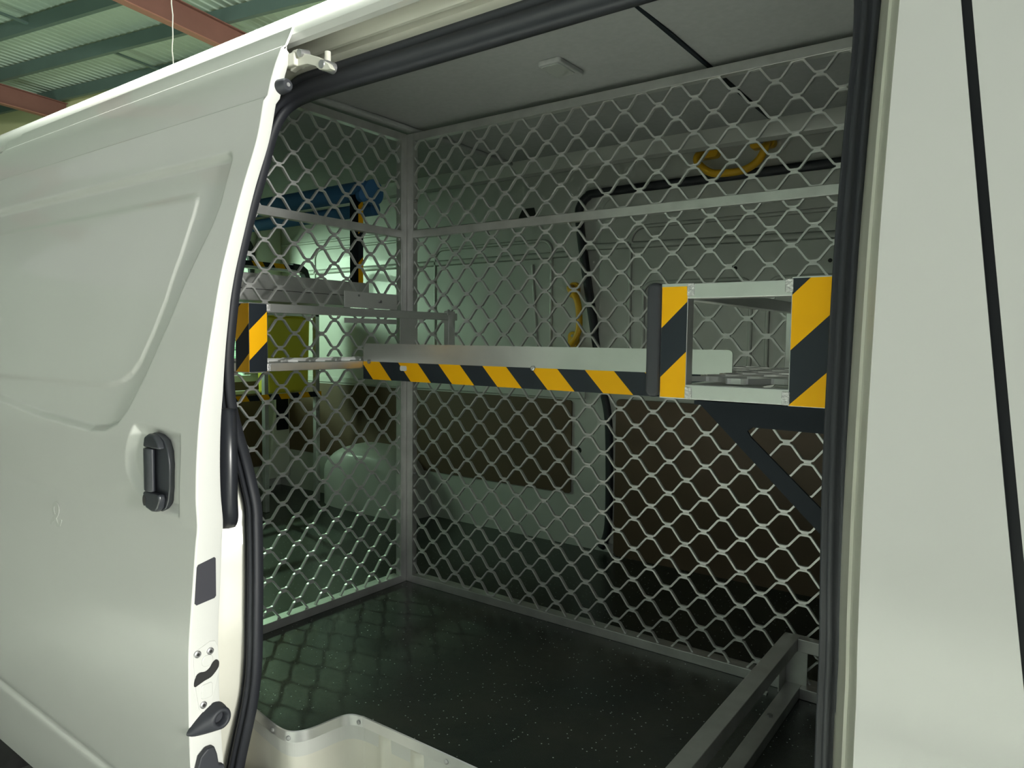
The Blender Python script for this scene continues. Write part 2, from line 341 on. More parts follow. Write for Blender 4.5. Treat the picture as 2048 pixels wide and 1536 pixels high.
# seal round the opening
cen = [(.30, -.30, .14, .8), (.352, -.12, .15, .8), (.400, .06, .165, .8), (.412, .21, .168, .8), (.395, .395, .168, .8), (.374, .505, .168, .8), (.345, .58, .168, .8), (.30, .657, .168, .8), (.265, .725, .168, .8), (.236, .82, .168, .8), (.222, .93, .168, .8), (.21, 1.09, .168, .8),
       (.208, 1.25, .166, .85), (.210, 1.37, .166, .9), (.222, 1.44, .166, 1.0), (.252, 1.480, .166, 1.15), (.31, 1.499, .165, 1.3), (.42, 1.503, .165, 1.35), (.8, 1.503, .165, 1.35), (1.2, 1.503, .165, 1.35), (1.50, 1.500, .166, 1.3), (1.555, 1.485, .166, 1.1), (1.588, 1.45, .167, .9), (1.600, 1.38, .172, .75), (1.602, 1.29, .178, .62),
       (1.6045, 1.14, .178, .62), (1.609, .93, .178, .62), (1.614, .735, .178, .62), (1.620, .54, .178, .62), (1.624, .35, .178, .64), (1.632, .1, .178, .7), (1.642, -.25, .178, .7)]
def catmull(P, k=6):
    P = [Vector(p) for p in P]; out = []
    for i in range(len(P) - 1):
        a, b_, c, d = P[max(i - 1, 0)], P[i], P[i + 1], P[min(i + 2, len(P) - 1)]
        for j in range(k):
            t = j / k; t2 = t * t; t3 = t2 * t
            out.append(.5 * ((2 * b_) + (c - a) * t + (2 * a - 5 * b_ + 4 * c - d) * t2 + (3 * b_ - a - 3 * c + d) * t3))
    out.append(P[-1]); return out
cp = catmull([c[:3] for c in cen], 5); cw = [p[0] for p in catmull([(c[3], 0, 0) for c in cen], 5)]
path = [Vector((p[0], prof(p[1]) + p[2], p[1])) for p in cp]; fr = []
for i in range(len(path)):
    t = (path[min(i + 1, len(path) - 1)] - path[max(i - 1, 0)]).normalized(); N = Vector((0, -1, 0)); N = (N - t * N.dot(t)).normalized(); B = t.cross(N).normalized(); fr.append((B * cw[i], N))
sec = [(-.025, -.012), (-.026, .004), (-.020, .011), (-.013, .012), (-.008, .004), (-.003, .013), (.004, .016), (.010, .013), (.014, .005), (.020, .010), (.026, .006), (.028, -.012)]
b = MB(); b.sweep(path, fr, sec); b.build('door_seal', M_RUB, van, smooth=True)
# --- floor pan, step well
path2 = [(.26, -.852), (.34, -.866), (.44, -.882), (.485, -.887), (.515, -.882), (.533, -.862), (.541, -.835), (.546, -.80), (.552, -.772), (.565, -.753), (.59, -.744), (.64, -.741), (1.0, -.738), (1.68, -.735)]
path2 = [(p[0], p[1]) for p in catmull([(x, y, 0) for x, y in path2], 5)]
b = MB(); poly = path2 + [(1.9, -.735), (1.9, .76), (X_R, .76), (X_R, -.80), (.26, -.80)]
b.prism(poly, XY, -.012, 0)
mat_o = b.build('floor_mat', M_FLOOR); tag(mat_o, 'black rubber floor mat with white flecks covering the cargo floor', 'floor mat')
b = MB(); b.prism([(x, y + .003) for x, y in poly], XY, -.06, -.0125); b.build('floor_pan', M_PAINT_IN, van)
# aluminium edge trim following the mat edge
t = thing('edge_trim', 'bright aluminium edging strip curving along the front edge of the black floor mat', 'trim strip', (.6, -.74, 0))
b = MB(); n = len(path2)
vs = []
for i, (x, y) in enumerate(path2):
    a = Vector(path2[max(i - 1, 0)]); c = Vector(path2[min(i + 1, n - 1)]); d = (c - a).normalized(); nrm = Vector((d.y, -d.x))   # outwards (-y)
    for off, z in ((.0015, .002), (.0035, .0), (.0035, -.024), (.0005, -.024)): vs.append((x + nrm.x * off, y + nrm.y * off, z))
    for off, z in (): pass
b.add(vs, [(i * 4 + j, (i + 1) * 4 + j, (i + 1) * 4 + j + 1, i * 4 + j + 1) for i in range(n - 1) for j in range(3)] + [(i * 4 + 3, (i + 1) * 4 + 3, (i + 1) * 4, i * 4) for i in range(n - 1)])
smooth_by_angle(b.build('strip', M_ALU_B, t), 40)
for x, y, z, nx_, ny_ in ((.455, -.888, -.014, .15, -1), (.512, -.888, -.014, .3, -1), (.585, -.749, -.014, -.1, -1), (.85, -.743, -.014, 0, -1), (1.15, -.741, -.014, 0, -1)):
    d = Vector((nx_, ny_, 0)).normalized(); p = Vector((x, y, z)); b = MB(); b.tube([p + d * -.001, p + d * .0015, p + d * .0025], [.0055, .0055, .003], 12); b.build('screw', M_STEEL, t)
# step well walls (wavy pressed face below the trim)
b = MB(); vs = []; zz = [-.02, -.03, -.06, -.10, -.16, -.22, -.27]
pw = []
for i in range(n):
    a = Vector(path2[max(i - 1, 0)]); c = Vector(path2[min(i + 1, n - 1)]); pw.append((Vector(path2[i]), (c - a).normalized()))
dense = []
for i in range(n - 1):
    k = max(1, int((pw[i + 1][0] - pw[i][0]).length / .008))
    for j in range(k): dense.append((pw[i][0].lerp(pw[i + 1][0], j / k), pw[i][1].lerp(pw[i + 1][1], j / k).normalized()))
for p, d in dense:
    nrm = Vector((d.y, -d.x)); rib = 0
    for xc in (.66, .76, .90, 1.05, 1.2, 1.35): rib += .011 * math.exp(-((p.x - xc) / .018) ** 2) if p.y > -.76 else 0
    for z in zz: k = min(1, (-.02 - z) / .012); vs.append((p.x - nrm.x * (.006 - rib * k), p.y - nrm.y * (.006 - rib * k) , z))
m_ = len(zz); b.add(vs, [(i * m_ + j, (i + 1) * m_ + j, (i + 1) * m_ + j + 1, i * m_ + j + 1) for i in range(len(dense) - 1) for j in range(m_ - 1)])
b.build('step_riser', M_JAMB, van, smooth=True)
b = MB(); b.box(.26, 1.66, -.975, -.70, -.30, -.27); b.build('step_tread', M_JAMB, van, bevel=.008)
b = MB(); b.prism([(.45, -.88), (.505, -.888), (.53, -.90), (.545, -.93), (.54, -.97), (.50, -.985), (.42, -.985), (.42, -.88)], XY, -.27, -.155); b.build('jamb_foot', M_JAMB, van, bevel=.012, seg=3)
b = MB(); b.grid(lambda u, z: (-2.2 + u * (X_F + 2.2), -.985 + .02 * max(0, (-.3 - z)) * 4, z), np.linspace(0, 1, 5), np.linspace(-.44, -.285, 6)); b.build('sill_panel', M_PAINT, van, smooth=True)
# --- inside shell
b = MB(); b.box(X_R, 1.92, .752, .80, -.02, 1.60); b.build('far_side_wall', M_PAINT_IN, van)
extrude_x('headliner', [(-.648, 1.515), (-.62, 1.55), (-.58, 1.582), (-.50, 1.598), (-.2, 1.607), (.2, 1.607), (.55, 1.603), (.70, 1.597), (.735, 1.587), (.752, 1.578), (.80, 1.578), (.80, 1.63), (-.62, 1.63)], M_LINER, X_R, 1.92, closed=True)
strip('near_inner_wall', [(lambda z: -1.78, lambda z: .26), (lambda z: -.10, lambda z: .26), (lambda z: sealx(z) - .20, lambda z: .25)], M_PAINT_IN)
_ce = [(prof(z) + .14, z) for z in np.linspace(-.02, 1.48, 16)] + [(-.60, 1.56), (-.50, 1.60)]
b = MB(); b.prism(_ce + [(.752, 1.60), (.752, -.02)], YZ, 1.86, 1.92); b.build('cab_bulkhead', mat('dark_trim', (.12, .125, .13), .8), van)
b = MB(); b.prism([(prof(z) + .075, z) for z in np.linspace(-.44, 1.50, 20)] + [(-.70, 1.64), (-.5, 1.71), (.3, 1.71), (.5, 1.64), (.79, 1.50), (.79, -.44)], YZ, 3.06, 3.1); b.build('front_end', M_PAINT, van)
b = MB(); b.box(-2.2, X_F, .80, .84, -.44, 1.55); b.build('far_side_panel', M_PAINT, van)
# headliner seams and lamp
for x0 in (1.075,):
    b = MB(); b.box(x0 - .006, x0 + .006, -.60, .70, 1.601, 1.6085); b.build('headliner_seam', M_BLK, van, bevel=.002)
b = MB(); b.box(.0, .035, -.60, .74, 1.590, 1.607); b.build('roof_bow', M_LINER, van, bevel=.008)
b = MB(); b.prism(rr2(.715, .785, -.245, -.115, .012), XY, 1.592, 1.606); lamp = b.build('interior_lamp', M_LINER, van, bevel=.004)
b = MB(); b.prism(rr2(.722, .778, -.238, -.150, .008), XY, 1.589, 1.593); b.build('lens', mat('lamp_lens', (.42, .44, .42), .3), lamp, bevel=.002)

# ---- far wall trim
def onfar(poly, y0, y1, name, m, par, bevel=0, lab=None):
    b = MB(); b.prism(poly, XZ, y0, y1); return b.build(name, m, par, bevel=bevel, label=lab)
onfar(rr2(-1.70, .235, .222, .620, .012), .745, .7525, 'hardboard_panel', M_MASO, van)
b = MB(); b.prism(rr2(.36, 1.62, .04, 1.455, .09, 8), XZ, .738, .752); fd = b.build('far_sliding_door', M_PAINT_IN, van, bevel=.004, label='white inner face of the closed far side sliding door')
# far door seal (rounded frame)
sp = [(.395, .02), (.425, .10), (.428, .3), (.418, .55), (.385, .70), (.335, .96), (.29, 1.2), (.262, 1.38), (.27, 1.43), (.30, 1.46), (.36, 1.47), (.8, 1.47), (1.3, 1.47), (1.75, 1.47)]
sp = catmull([(x, z, 0) for x, z in sp], 6); path = [Vector((p[0], .735, p[1])) for p in sp]; fr = []
for i in range(len(path)):
    t_ = (path[min(i + 1, len(path) - 1)] - path[max(i - 1, 0)]).normalized(); N = Vector((0, -1, 0)); fr.append((t_.cross(N).normalized(), N))
b = MB(); b.sweep(path, fr, [(-.015, -.012), (-.015, .008), (-.006, .013), (.006, .013), (.015, .008), (.015, -.012)]); b.build('seal', M_RUB, fd, smooth=True, label='black rubber door seal')
onfar(rr2(.455, 1.62, .0, .64, .02), .726, .738, 'hardboard_panel', M_MASO, fd)
# pressed frames on far wall
def frame_ridge(pts, y, par, name='pressed_rib', m=M_PAINT_IN, w=.008, h=.006, close=True):
    P = [Vector((x, y, z)) for x, z in pts]
    if close: P = P + [P[0]]
    fr = []
    for i in range(len(P)):
        a = P[i - 1] if i else (P[-2] if close else P[0]); c = P[i + 1] if i < len(P) - 1 else (P[1] if close else P[-1])
        t_ = (c - a).normalized(); N = Vector((0, -1, 0)); fr.append((t_.cross(N).normalized(), N))
    b = MB(); b.sweep(P, fr, [(-w, 0), (-w * .5, h), (w * .5, h), (w, 0)], caps=False); return b.build(name, m, par, smooth=True)
frame_ridge(rr2(.50, 1.50, .72, 1.32, .06), .738, fd)
frame_ridge(rr2(.56, .98, .76, 1.10, .04), .738, fd)
frame_ridge(rr2(1.04, 1.46, .76, 1.10, .04), .738, fd)
frame_ridge(rr2(-.55, .12, .72, 1.30, .05), .752, van)
frame_ridge(rr2(-1.45, -.70, .72, 1.36, .06), .752, van)
frame_ridge([(-1.75, 1.40), (.2, 1.40)], .752, van, close=False)
frame_ridge([(-1.75, 1.235), (.2, 1.235)], .752, van, close=False, w=.014)
frame_ridge([(.30, 1.255), (1.75, 1.225)], .738, fd, close=False, w=.014)
frame_ridge([(.06, .72), (.02, 1.20)], .752, van, close=False)
b = MB(); b.box(-1.75, .30, .742, .7525, .628, .660); b.build('pressed_rib', M_PAINT_IN, van, bevel=.004)
for x, z in ((.60, 1.15), (.92, 1.14), (1.22, .93), (1.24, 1.15), (.27, .41)):
    b = MB(); y_ = .738 if x > .4 else .752
    b.tube([(x, y_ + .002, z), (x, y_ - .001, z)], .007 if z > .5 else .013, 12); b.build('plug', M_DARKHOLE, fd if x > .4 else van)
b = MB(); b.prism([(-.04, 1.37), (.01, 1.37), (.035, 1.415), (.025, 1.445), (-.035, 1.445), (-.055, 1.41)], XZ, .749, .7525); b.build('access_hole', M_DARKHOLE, van)
# ---- yellow grab handles
hp = catmull([(.80, .735, 1.562), (.785, .70, 1.553), (.79, .68, 1.52), (.84, .675, 1.478), (.90, .672, 1.468), (.965, .675, 1.472), (1.01, .68, 1.50), (1.03, .69, 1.545), (1.02, .735, 1.565)], 6)
b = MB(); b.tube(hp, .0135, 12, up=(0, 1, 0)); g = b.build('grab_handle', M_YEL, van, smooth=True, label='yellow grab handle above the far door')
for (x0, x1, z0) in ((.765, .85, 1.56), (.965, 1.05, 1.568)):
    b = MB(); b.prism(rr2(x0, x1, z0 - .018, z0 + .014, .014), XZ, .715, .752); b.build('handle_mount', M_YEL, g, bevel=.004)
    b = MB(); b.tube([((x0 + x1) / 2, .716, z0), ((x0 + x1) / 2, .712, z0)], .006, 10); b.build('screw', M_STEEL, g)
hp = catmull([(.225, .745, 1.095), (.245, .70, 1.085), (.285, .69, 1.04), (.298, .688, .98), (.295, .69, .91), (.26, .70, .862), (.235, .745, .858)], 6)
b = MB(); b.tube(hp, .0135, 12, up=(0, 1, 0)); g = b.build('grab_handle', M_YEL, van, smooth=True, label='upright yellow grab handle beside the far door seal')
for z0 in (1.085, .88):
    b = MB(); b.prism(rr2(.215, .265, z0 - .035, z0 + .03, .02), XZ, .735, .753); b.build('handle_mount', M_YEL, g, bevel=.004)
    for dz in (-.012, .012):
        b = MB(); b.tube([(.24, .736, z0 + dz), (.24, .731, z0 + dz)], .006, 10); b.build('screw', M_STEEL, g)
# ---- wheel arch on the far side
b = MB(); xs = np.linspace(-1.25, -.56, 30); an = np.linspace(0, 1, 12)
def arch(x, s):
    k = max(0, 1 - abs((x + .905) / .345) ** 3.2) ** .45; h = .33 * k; d = .19 * (k ** .6)
    if s < .55: zz_ = (s / .55) * (h - .05 * k); return (x, .752 - d, max(0, zz_))
    a = (s - .55) / .45 * math.pi / 2; return (x, .752 - d + (math.sin(a)) ** 1.2 * .06 + max(0, (s - .8)) * 5 * (d - .06 + .01), max(0, h - .05 * k + .05 * k * math.sin(a)))
b.grid(arch, xs, an); b.build('wheel_arch', M_PAINT_IN, van, smooth=True)
# ---- tailgate end
b = MB()
for z0_, z1_, y1_ in ((-.02, .655, .80), (1.40, 1.50, .80)):
    b.prism([(prof(z) + .12, z) for z in np.linspace(z0_, z1_, 8)] + ([(-.60, 1.60), (.72, 1.60), (.80, 1.5)] if z0_ > 1 else []) + ([(y1_, z1_)] if z0_ < 1 else []) + [(y1_, z0_)], YZ, X_R - .05, X_R)
b.box(X_R - .05, X_R, .56, .80, .655, 1.40)
b.prism([(prof(z) + .12, z) for z in np.linspace(.655, 1.40, 8)] + [(-.66, 1.40), (-.66, .655)], YZ, X_R - .05, X_R)
tg = b.build('tailgate', M_PAINT_IN, van, label='rear tailgate with a tinted window')
b = MB(); b.box(X_R - .03, X_R - .025, -.66, .56, .655, 1.40); b.build('window_glass', M_GLASS, tg)
b = MB(); b.prism([(-.64, .13), (.66, .13), (.66, .62), (-.64, .62)], YZ, X_R, X_R + .006); b.build('hardboard_panel', M_MASO, tg)
sp = catmull([(-.70, 1.42, 0), (.40, 1.44, 0), (.50, 1.42, 0), (.555, 1.36, 0), (.575, 1.2, 0), (.60, .9, 0), (.64, .64, 0), (.66, .2, 0)], 6)
P = [Vector((X_R + .012, p[0], p[1])) for p in sp]; fr = []
for i in range(len(P)):
    t_ = (P[min(i + 1, len(P) - 1)] - P[max(i - 1, 0)]).normalized(); N = Vector((1, 0, 0)); fr.append((t_.cross(N).normalized(), N))
b = MB(); b.sweep(P, fr, [(-.022, -.012), (-.022, .008), (-.008, .014), (.008, .014), (.022, .008), (.022, -.012)]); b.build('seal', M_RUB, tg, smooth=True)
b = MB(); b.prism([(.60, .06), (.75, .06), (.75, .57), (.655, .57)], YZ, X_R + .02, X_R + .10); pil = b.build('corner_trim', M_PAINT_IN, van, bevel=.01)
b = MB(); b.prism(rr2(.655, .735, .34, .54, .006), YZ, X_R + .10, X_R + .104); b.build('cover_plate', M_BLK, pil)
for z_ in (1.25,):
    b = MB(); b.prism([(.50, .66), (.752, .66), (.752, 1.55), (.62, 1.50), (.585, 1.35)], YZ, X_R, X_R + .03); b.build('corner_trim', M_PAINT_IN, van, bevel=.01)

# ================================================================== open sliding door (part of the van)
X0, X1 = -1.20, .44
def sdf_poly(px, pz, poly):
    poly = np.array(poly); n = len(poly); d = np.full(px.shape, 1e9); inside = np.zeros(px.shape, bool)
    for i in range(n):
        a = poly[i]; c = poly[(i + 1) % n]; e = c - a; wx = px - a[0]; wz = pz - a[1]
        t_ = np.clip((wx * e[0] + wz * e[1]) / (e @ e + 1e-12), 0, 1); d = np.minimum(d, np.hypot(wx - e[0] * t_, wz - e[1] * t_))
        cond = (a[1] > pz) != (c[1] > pz)
        with np.errstate(divide='ignore', invalid='ignore'): xi = a[0] + (pz - a[1]) * e[0] / (e[1] if e[1] else 1e-12)
        inside ^= cond & (px < xi)
    return np.where(inside, d, -d)
outer = [(-1.06, 1.282), (.338, 1.282), (.350, 1.279), (.3585, 1.272), (.364, 1.262), (.3675, 1.245), (.371, 1.158), (.361, 1.115), (.337, 1.06), (.271, .909), (.205, .79), (.177, .751), (.14, .700), (.10, .668), (.04, .648), (-.037, .640), (-.35, .655), (-.61, .680), (-1.0, .70), (-1.10, .74), (-1.12, 1.22), (-1.10, 1.27)]
inner = [(-.98, 1.20), (.225, 1.198), (.238, 1.196), (.247, 1.189), (.2515, 1.178), (.2525, 1.15), (.243, 1.06), (.2197, .955), (.185, .875), (.150, .812), (.118, .783), (.07, .762), (.02, .753), (-.023, .750), (-.689, .748), (-.95, .75), (-1.0, .80), (-1.01, 1.17)]
xs = np.unique(np.concatenate([np.linspace(X0, X1, 235), np.linspace(.05, .42, 120)])); zs_ = np.unique(np.concatenate([np.linspace(-.37, 1.565, 300), np.linspace(.45, .70, 70), np.linspace(1.385, 1.402, 18), np.linspace(1.51, 1.524, 15)]))
GX, GZ_ = np.meshgrid(xs, zs_, indexing='ij')
Y = np.interp(GZ_, _zz, _ys)
d1 = sdf_poly(GX, GZ_, outer); d2 = sdf_poly(GX, GZ_, inner)
Y = Y + .015 * ss(-.002, .016, d1) - .005 * ss(-.002, .005, d2)
_hp = [(.17, .665), (.21, .676), (.355, .672), (.375, .655), (.378, .58), (.372, .50), (.36, .492), (.26, .497), (.17, .545), (.145, .60)]
_hc = catmull([(x, z, 0) for x, z in _hp + _hp[:3]], 6); hr = sdf_poly(GX, GZ_, [(p[0], p[1]) for p in _hc[6:6 * (len(_hp) + 1)]])
Y = Y + .014 * ss(-.004, .026, hr)
Y = Y + .006 * ss(1.514, 1.520, GZ_) + .007 * ss(1.390, 1.3965, GZ_) - .011 * ss(1.30, 1.50, GZ_)
Y = Y + .006 * np.exp(-((GZ_ + .165 + .02 * GX) / .012) ** 2)
nx, nz = len(xs), len(zs_)
# trim the rear top corner
verts = [(float(GX[i, j]), float(Y[i, j]), float(GZ_[i, j])) for i in range(nx) for j in range(nz)]
def keep(i, j): return not (xs[i] < -1.055 and zs_[j] > 1.535 + (xs[i] + 1.055) * .3)
faces = [(i * nz + j, (i + 1) * nz + j, (i + 1) * nz + j + 1, i * nz + j + 1) for i in range(nx - 1) for j in range(nz - 1) if keep(i, j)]
b = MB(); b.add(verts, faces)
door = b.build('sliding_door', M_PAINT, van, smooth=True)
# leading edge of the door
_in = np.array([(-.5, .073), (-.053, .073), (.37, .062), (.53, .056), (.758, .046), (.864, .037), (.95, .032), (1.2, .029), (1.40, .031), (1.50, .030)])
thk = lambda z: float(np.interp(z, _in[:, 0], _in[:, 1]))
b = MB(); zz = np.concatenate([np.linspace(-.37, 1.5, 130), [1.51, 1.52, 1.53, 1.54, 1.5635]]); rows = []
for z in zz:
    y = float(np.interp(z, zs_, Y[-1])); th = thk(z) * (1 if z < 1.50 else max(.12, 1 - (z - 1.50) / .018))
    rows.append([(.44, y, z), (.4422, y + .0015, z), (.4426, y + .004, z), (.4426, y + th - .005, z), (.441, y + th, z), (.43, y + th + .004, z), (.30, y + th + .004, z), (-1.2, y + th + .004, z)])
k = len(rows[0]); b.add([p for r_ in rows for p in r_], [(i * k + j, i * k + j + 1, (i + 1) * k + j + 1, (i + 1) * k + j) for i in range(len(rows) - 1) for j in range(k - 1)])
edge = smooth_by_angle(b.build('door_edge', M_PAINT, door), 50)
def ey(z, s):   # point on the leading edge, s from 0 (outer) to 1 (inner)
    return prof(z) + thk(z) * s
# handle
def hy(z): return prof(z)
hd_poly = [(.248, .60), (.250, .645), (.258, .660), (.275, .664), (.300, .661), (.325, .650), (.340, .628), (.346, .60), (.346, .55), (.340, .522), (.328, .503), (.310, .494), (.285, .493), (.262, .498), (.252, .508), (.249, .53)]
b = MB(); b.prism([(.249 + (x - .249) * .88, z) for x, z in hd_poly], XZ, -1.052, -1.036); hbase = b.build('door_handle', M_PLAST, door, bevel=.003, label='black plastic outside door handle')
b = MB(); b.prism([(.250, .632), (.256, .655), (.275, .663), (.296, .660), (.313, .648), (.320, .632)], XZ, -1.066, -1.05); b.build('bezel', M_PLAST, door, bevel=.005, seg=3)
b = MB(); b.prism([(.250, .535), (.318, .535), (.321, .522), (.313, .504), (.302, .496), (.285, .494), (.262, .499), (.252, .510)], XZ, -1.068, -1.052); bz = b.build('bezel', M_PLAST, door, bevel=.005, seg=3)
b = MB(); b.prism([(.254 + .0065 * math.cos(a) + .004, .516 + .012 * math.sin(a)) for a in np.linspace(0, 2 * math.pi, 17)[:-1]], XZ, -1.0687, -1.066); b.build('keyhole', M_DARKHOLE, door)
b = MB(); b.prism([(.250, -1.060), (.253, -1.066), (.268, -1.070), (.281, -1.068), (.287, -1.062), (.284, -1.056), (.262, -1.052), (.252, -1.052)], lambda p, q, t: (p, q - .1 * 0, t), .536, .631); b.build('pull_grip', M_PLAST, door, bevel=.003, seg=3)
# edge fittings (each at (y,z) on x=.4426)
XE = .4426
def quad_edge(poly, name, m, dx, par, bevel=0, x0=XE):
    b = MB(); b.prism(poly, YZ, x0 - .001, x0 + dx); return b.build(name, m, par, bevel=bevel)
quad_edge([(-1.056, .400), (-1.053, .405), (-1.017, .413), (-1.014, .410), (-1.0145, .330), (-1.018, .326), (-1.058, .3215), (-1.062, .326)], 'dark_sticker', M_STICK, .0012, door)
lp = quad_edge([(-1.066, .19), (-1.066, .215), (-1.06, .226), (-1.03, .237), (-1.018, .234), (-1.012, .22), (-1.009, .17), (-1.03, .095), (-1.045, .088), (-1.056, .10), (-1.062, .14)], 'latch_plate', M_PAINT, .0015, door, bevel=.001)
for y_, z_ in ((-1.0585, .219), (-1.0305, .2165), (-1.0475, .107)):
    b = MB(); b.tube([(XE, y_, z_), (XE + .004, y_, z_), (XE + .0055, y_, z_)], [.0075, .0075, .005], 16); s_ = b.build('screw', M_STEEL, door)
    b = MB(); b.tube([(XE + .005, y_, z_), (XE + .0062, y_, z_)], .0036, 6); b.build('socket', M_DARKHOLE, door)
sl = catmull([(-1.066, .160, 0), (-1.062, .174, 0), (-1.054, .1785, 0), (-1.042, .1765, 0), (-1.032, .181, 0), (-1.025, .190, 0), (-1.017, .1935, 0), (-1.011, .187, 0), (-1.012, .176, 0), (-1.020, .167, 0), (-1.030, .160, 0), (-1.044, .1575, 0), (-1.056, .154, 0), (-1.0655, .152, 0), (-1.066, .160, 0)], 3)[:-1]
quad_edge([(p[0], p[1]) for p in sl], 'latch_slot', M_DARKHOLE, .0028, door)
quad_edge(rr2(-1.052, -1.026, .118, .150, .006), 'latch_boss', M_PAINT, .004, door, bevel=.003)
quad_edge(rr2(-1.050, -1.024, .186, .210, .011), 'latch_boss', M_PAINT, .004, door, bevel=.003)
# rubber guide cone
def guide_row(yc, zc, r, xx, ext):
    row = []
    for a in np.linspace(0, 2 * math.pi, 33)[:-1]:
        c, s2 = math.cos(a), math.sin(a); e = ext * max(0, -c) ** 1.6
        row.append((xx, yc + r * c - .030 * e, zc + r * s2 * (1 - .35 * e) - .014 * e))
    return row
rows_ = [guide_row(-1.024, .072, .030, XE - .001, 1), guide_row(-1.024, .072, .029, XE + .006, .95), guide_row(-1.023, .072, .026, XE + .014, .6), guide_row(-1.021, .073, .0235, XE + .022, .15), guide_row(-1.021, .073, .0215, XE + .026, 0), guide_row(-1.021, .073, .017, XE + .027, 0), guide_row(-1.021, .073, .0135, XE + .025, 0), guide_row(-1.021, .073, .012, XE + .010, 0)]
b = MB(); b.add([p for r_ in rows_ for p in r_], [(i * 32 + j, i * 32 + (j + 1) % 32, (i + 1) * 32 + (j + 1) % 32, (i + 1) * 32 + j) for i in range(7) for j in range(32)] + [tuple(range(224, 256))])
gd = smooth_by_angle(b.build('rubber_guide', M_RUB, door), 60)
# lower striker block
b = MB(); b.prism([(-1.068, -.062), (-1.069, -.02), (-1.062, .004), (-1.046, .016), (-1.03, .014), (-1.024, -.005), (-1.02, -.03), (-1.008, -.036), (-1.004, -.065)], YZ, XE - .001, XE + .014); b.build('lower_guide_block', M_RUB, door, bevel=.004, seg=3)
# round buffer at top
b = MB(); b.tube([(XE - .002, -.842, 1.424), (XE + .022, -.842, 1.424), (XE + .026, -.842, 1.424)], [.0165, .0145, .0115], 24); bf = smooth_by_angle(b.build('rubber_buffer', M_RUB, door), 40)
b = MB(); b.tube([(XE + .0255, -.842, 1.424), (XE + .028, -.842, 1.424)], .0045, 10); b.build('screw', M_STEEL, door)
# roller arm
b = MB(); b.prism([(.436, 1.500), (.445, 1.512), (.462, 1.512), (.475, 1.500), (.50, 1.492), (.535, 1.478), (.565, 1.458), (.575, 1.445), (.560, 1.446), (.535, 1.452), (.522, 1.462), (.495, 1.472), (.460, 1.474), (.436, 1.468)], XZ, -.812, -.798)
arm = b.build('roller_arm', M_JAMB, door, bevel=.002)
b = MB(); b.box(.425, .464, -.822, -.790, 1.474, 1.504); b.build('arm_bracket', M_JAMB, door, bevel=.005)
b = MB(); b.tube([(.478, -.82, 1.497), (.478, -.795, 1.502)], .008, 14); b.build('arm_bolt', M_STEEL, door)
b = MB(); b.tube([(.545, -.814, 1.461), (.545, -.80, 1.461), (.545, -.78, 1.461)], [.009, .012, .012], 16); b.build('arm_pivot', M_STEEL, door)
b = MB(); b.tube([(.528, -.782, 1.475), (.528, -.782, 1.50)], .007, 12); b.build('roller_stem', M_JAMB, door)
# rear stop on the jamb behind the door (black moulding)
b = MB(); P = [(.372, prof(.71) + .105, .715), (.395, prof(.65) + .098, .66), (.405, prof(.6) + .095, .60), (.405, prof(.52) + .095, .52), (.398, prof(.47) + .10, .475), (.375, prof(.45) + .11, .45)]
b.sweep(catmull(P, 4), [(Vector((1, .3, 0)).normalized(), Vector((.2, -1, 0)).normalized())] * (5 * 4 + 1), [(-.05, -.01), (-.05, .012), (.004, .014), (.014, .008), (.016, -.01)]); b.build('door_stop_moulding', M_PLAST, van, smooth=True)
b = MB(); zb_ = .27; b.tube([(.345, prof(zb_) + .13, zb_), (.352, prof(zb_) + .115, zb_)], .012, 18); b.build('jamb_plug', M_RUB, van)
# rear wheel glimpse behind the door's lower corner
b = MB(); b.tube([(-1.05, -.80, -.30), (-1.05, -.98, -.30)], .33, 40, up=(0, 0, 1)); wl = b.build('rear_wheel', M_TYRE, van, bevel=.03)

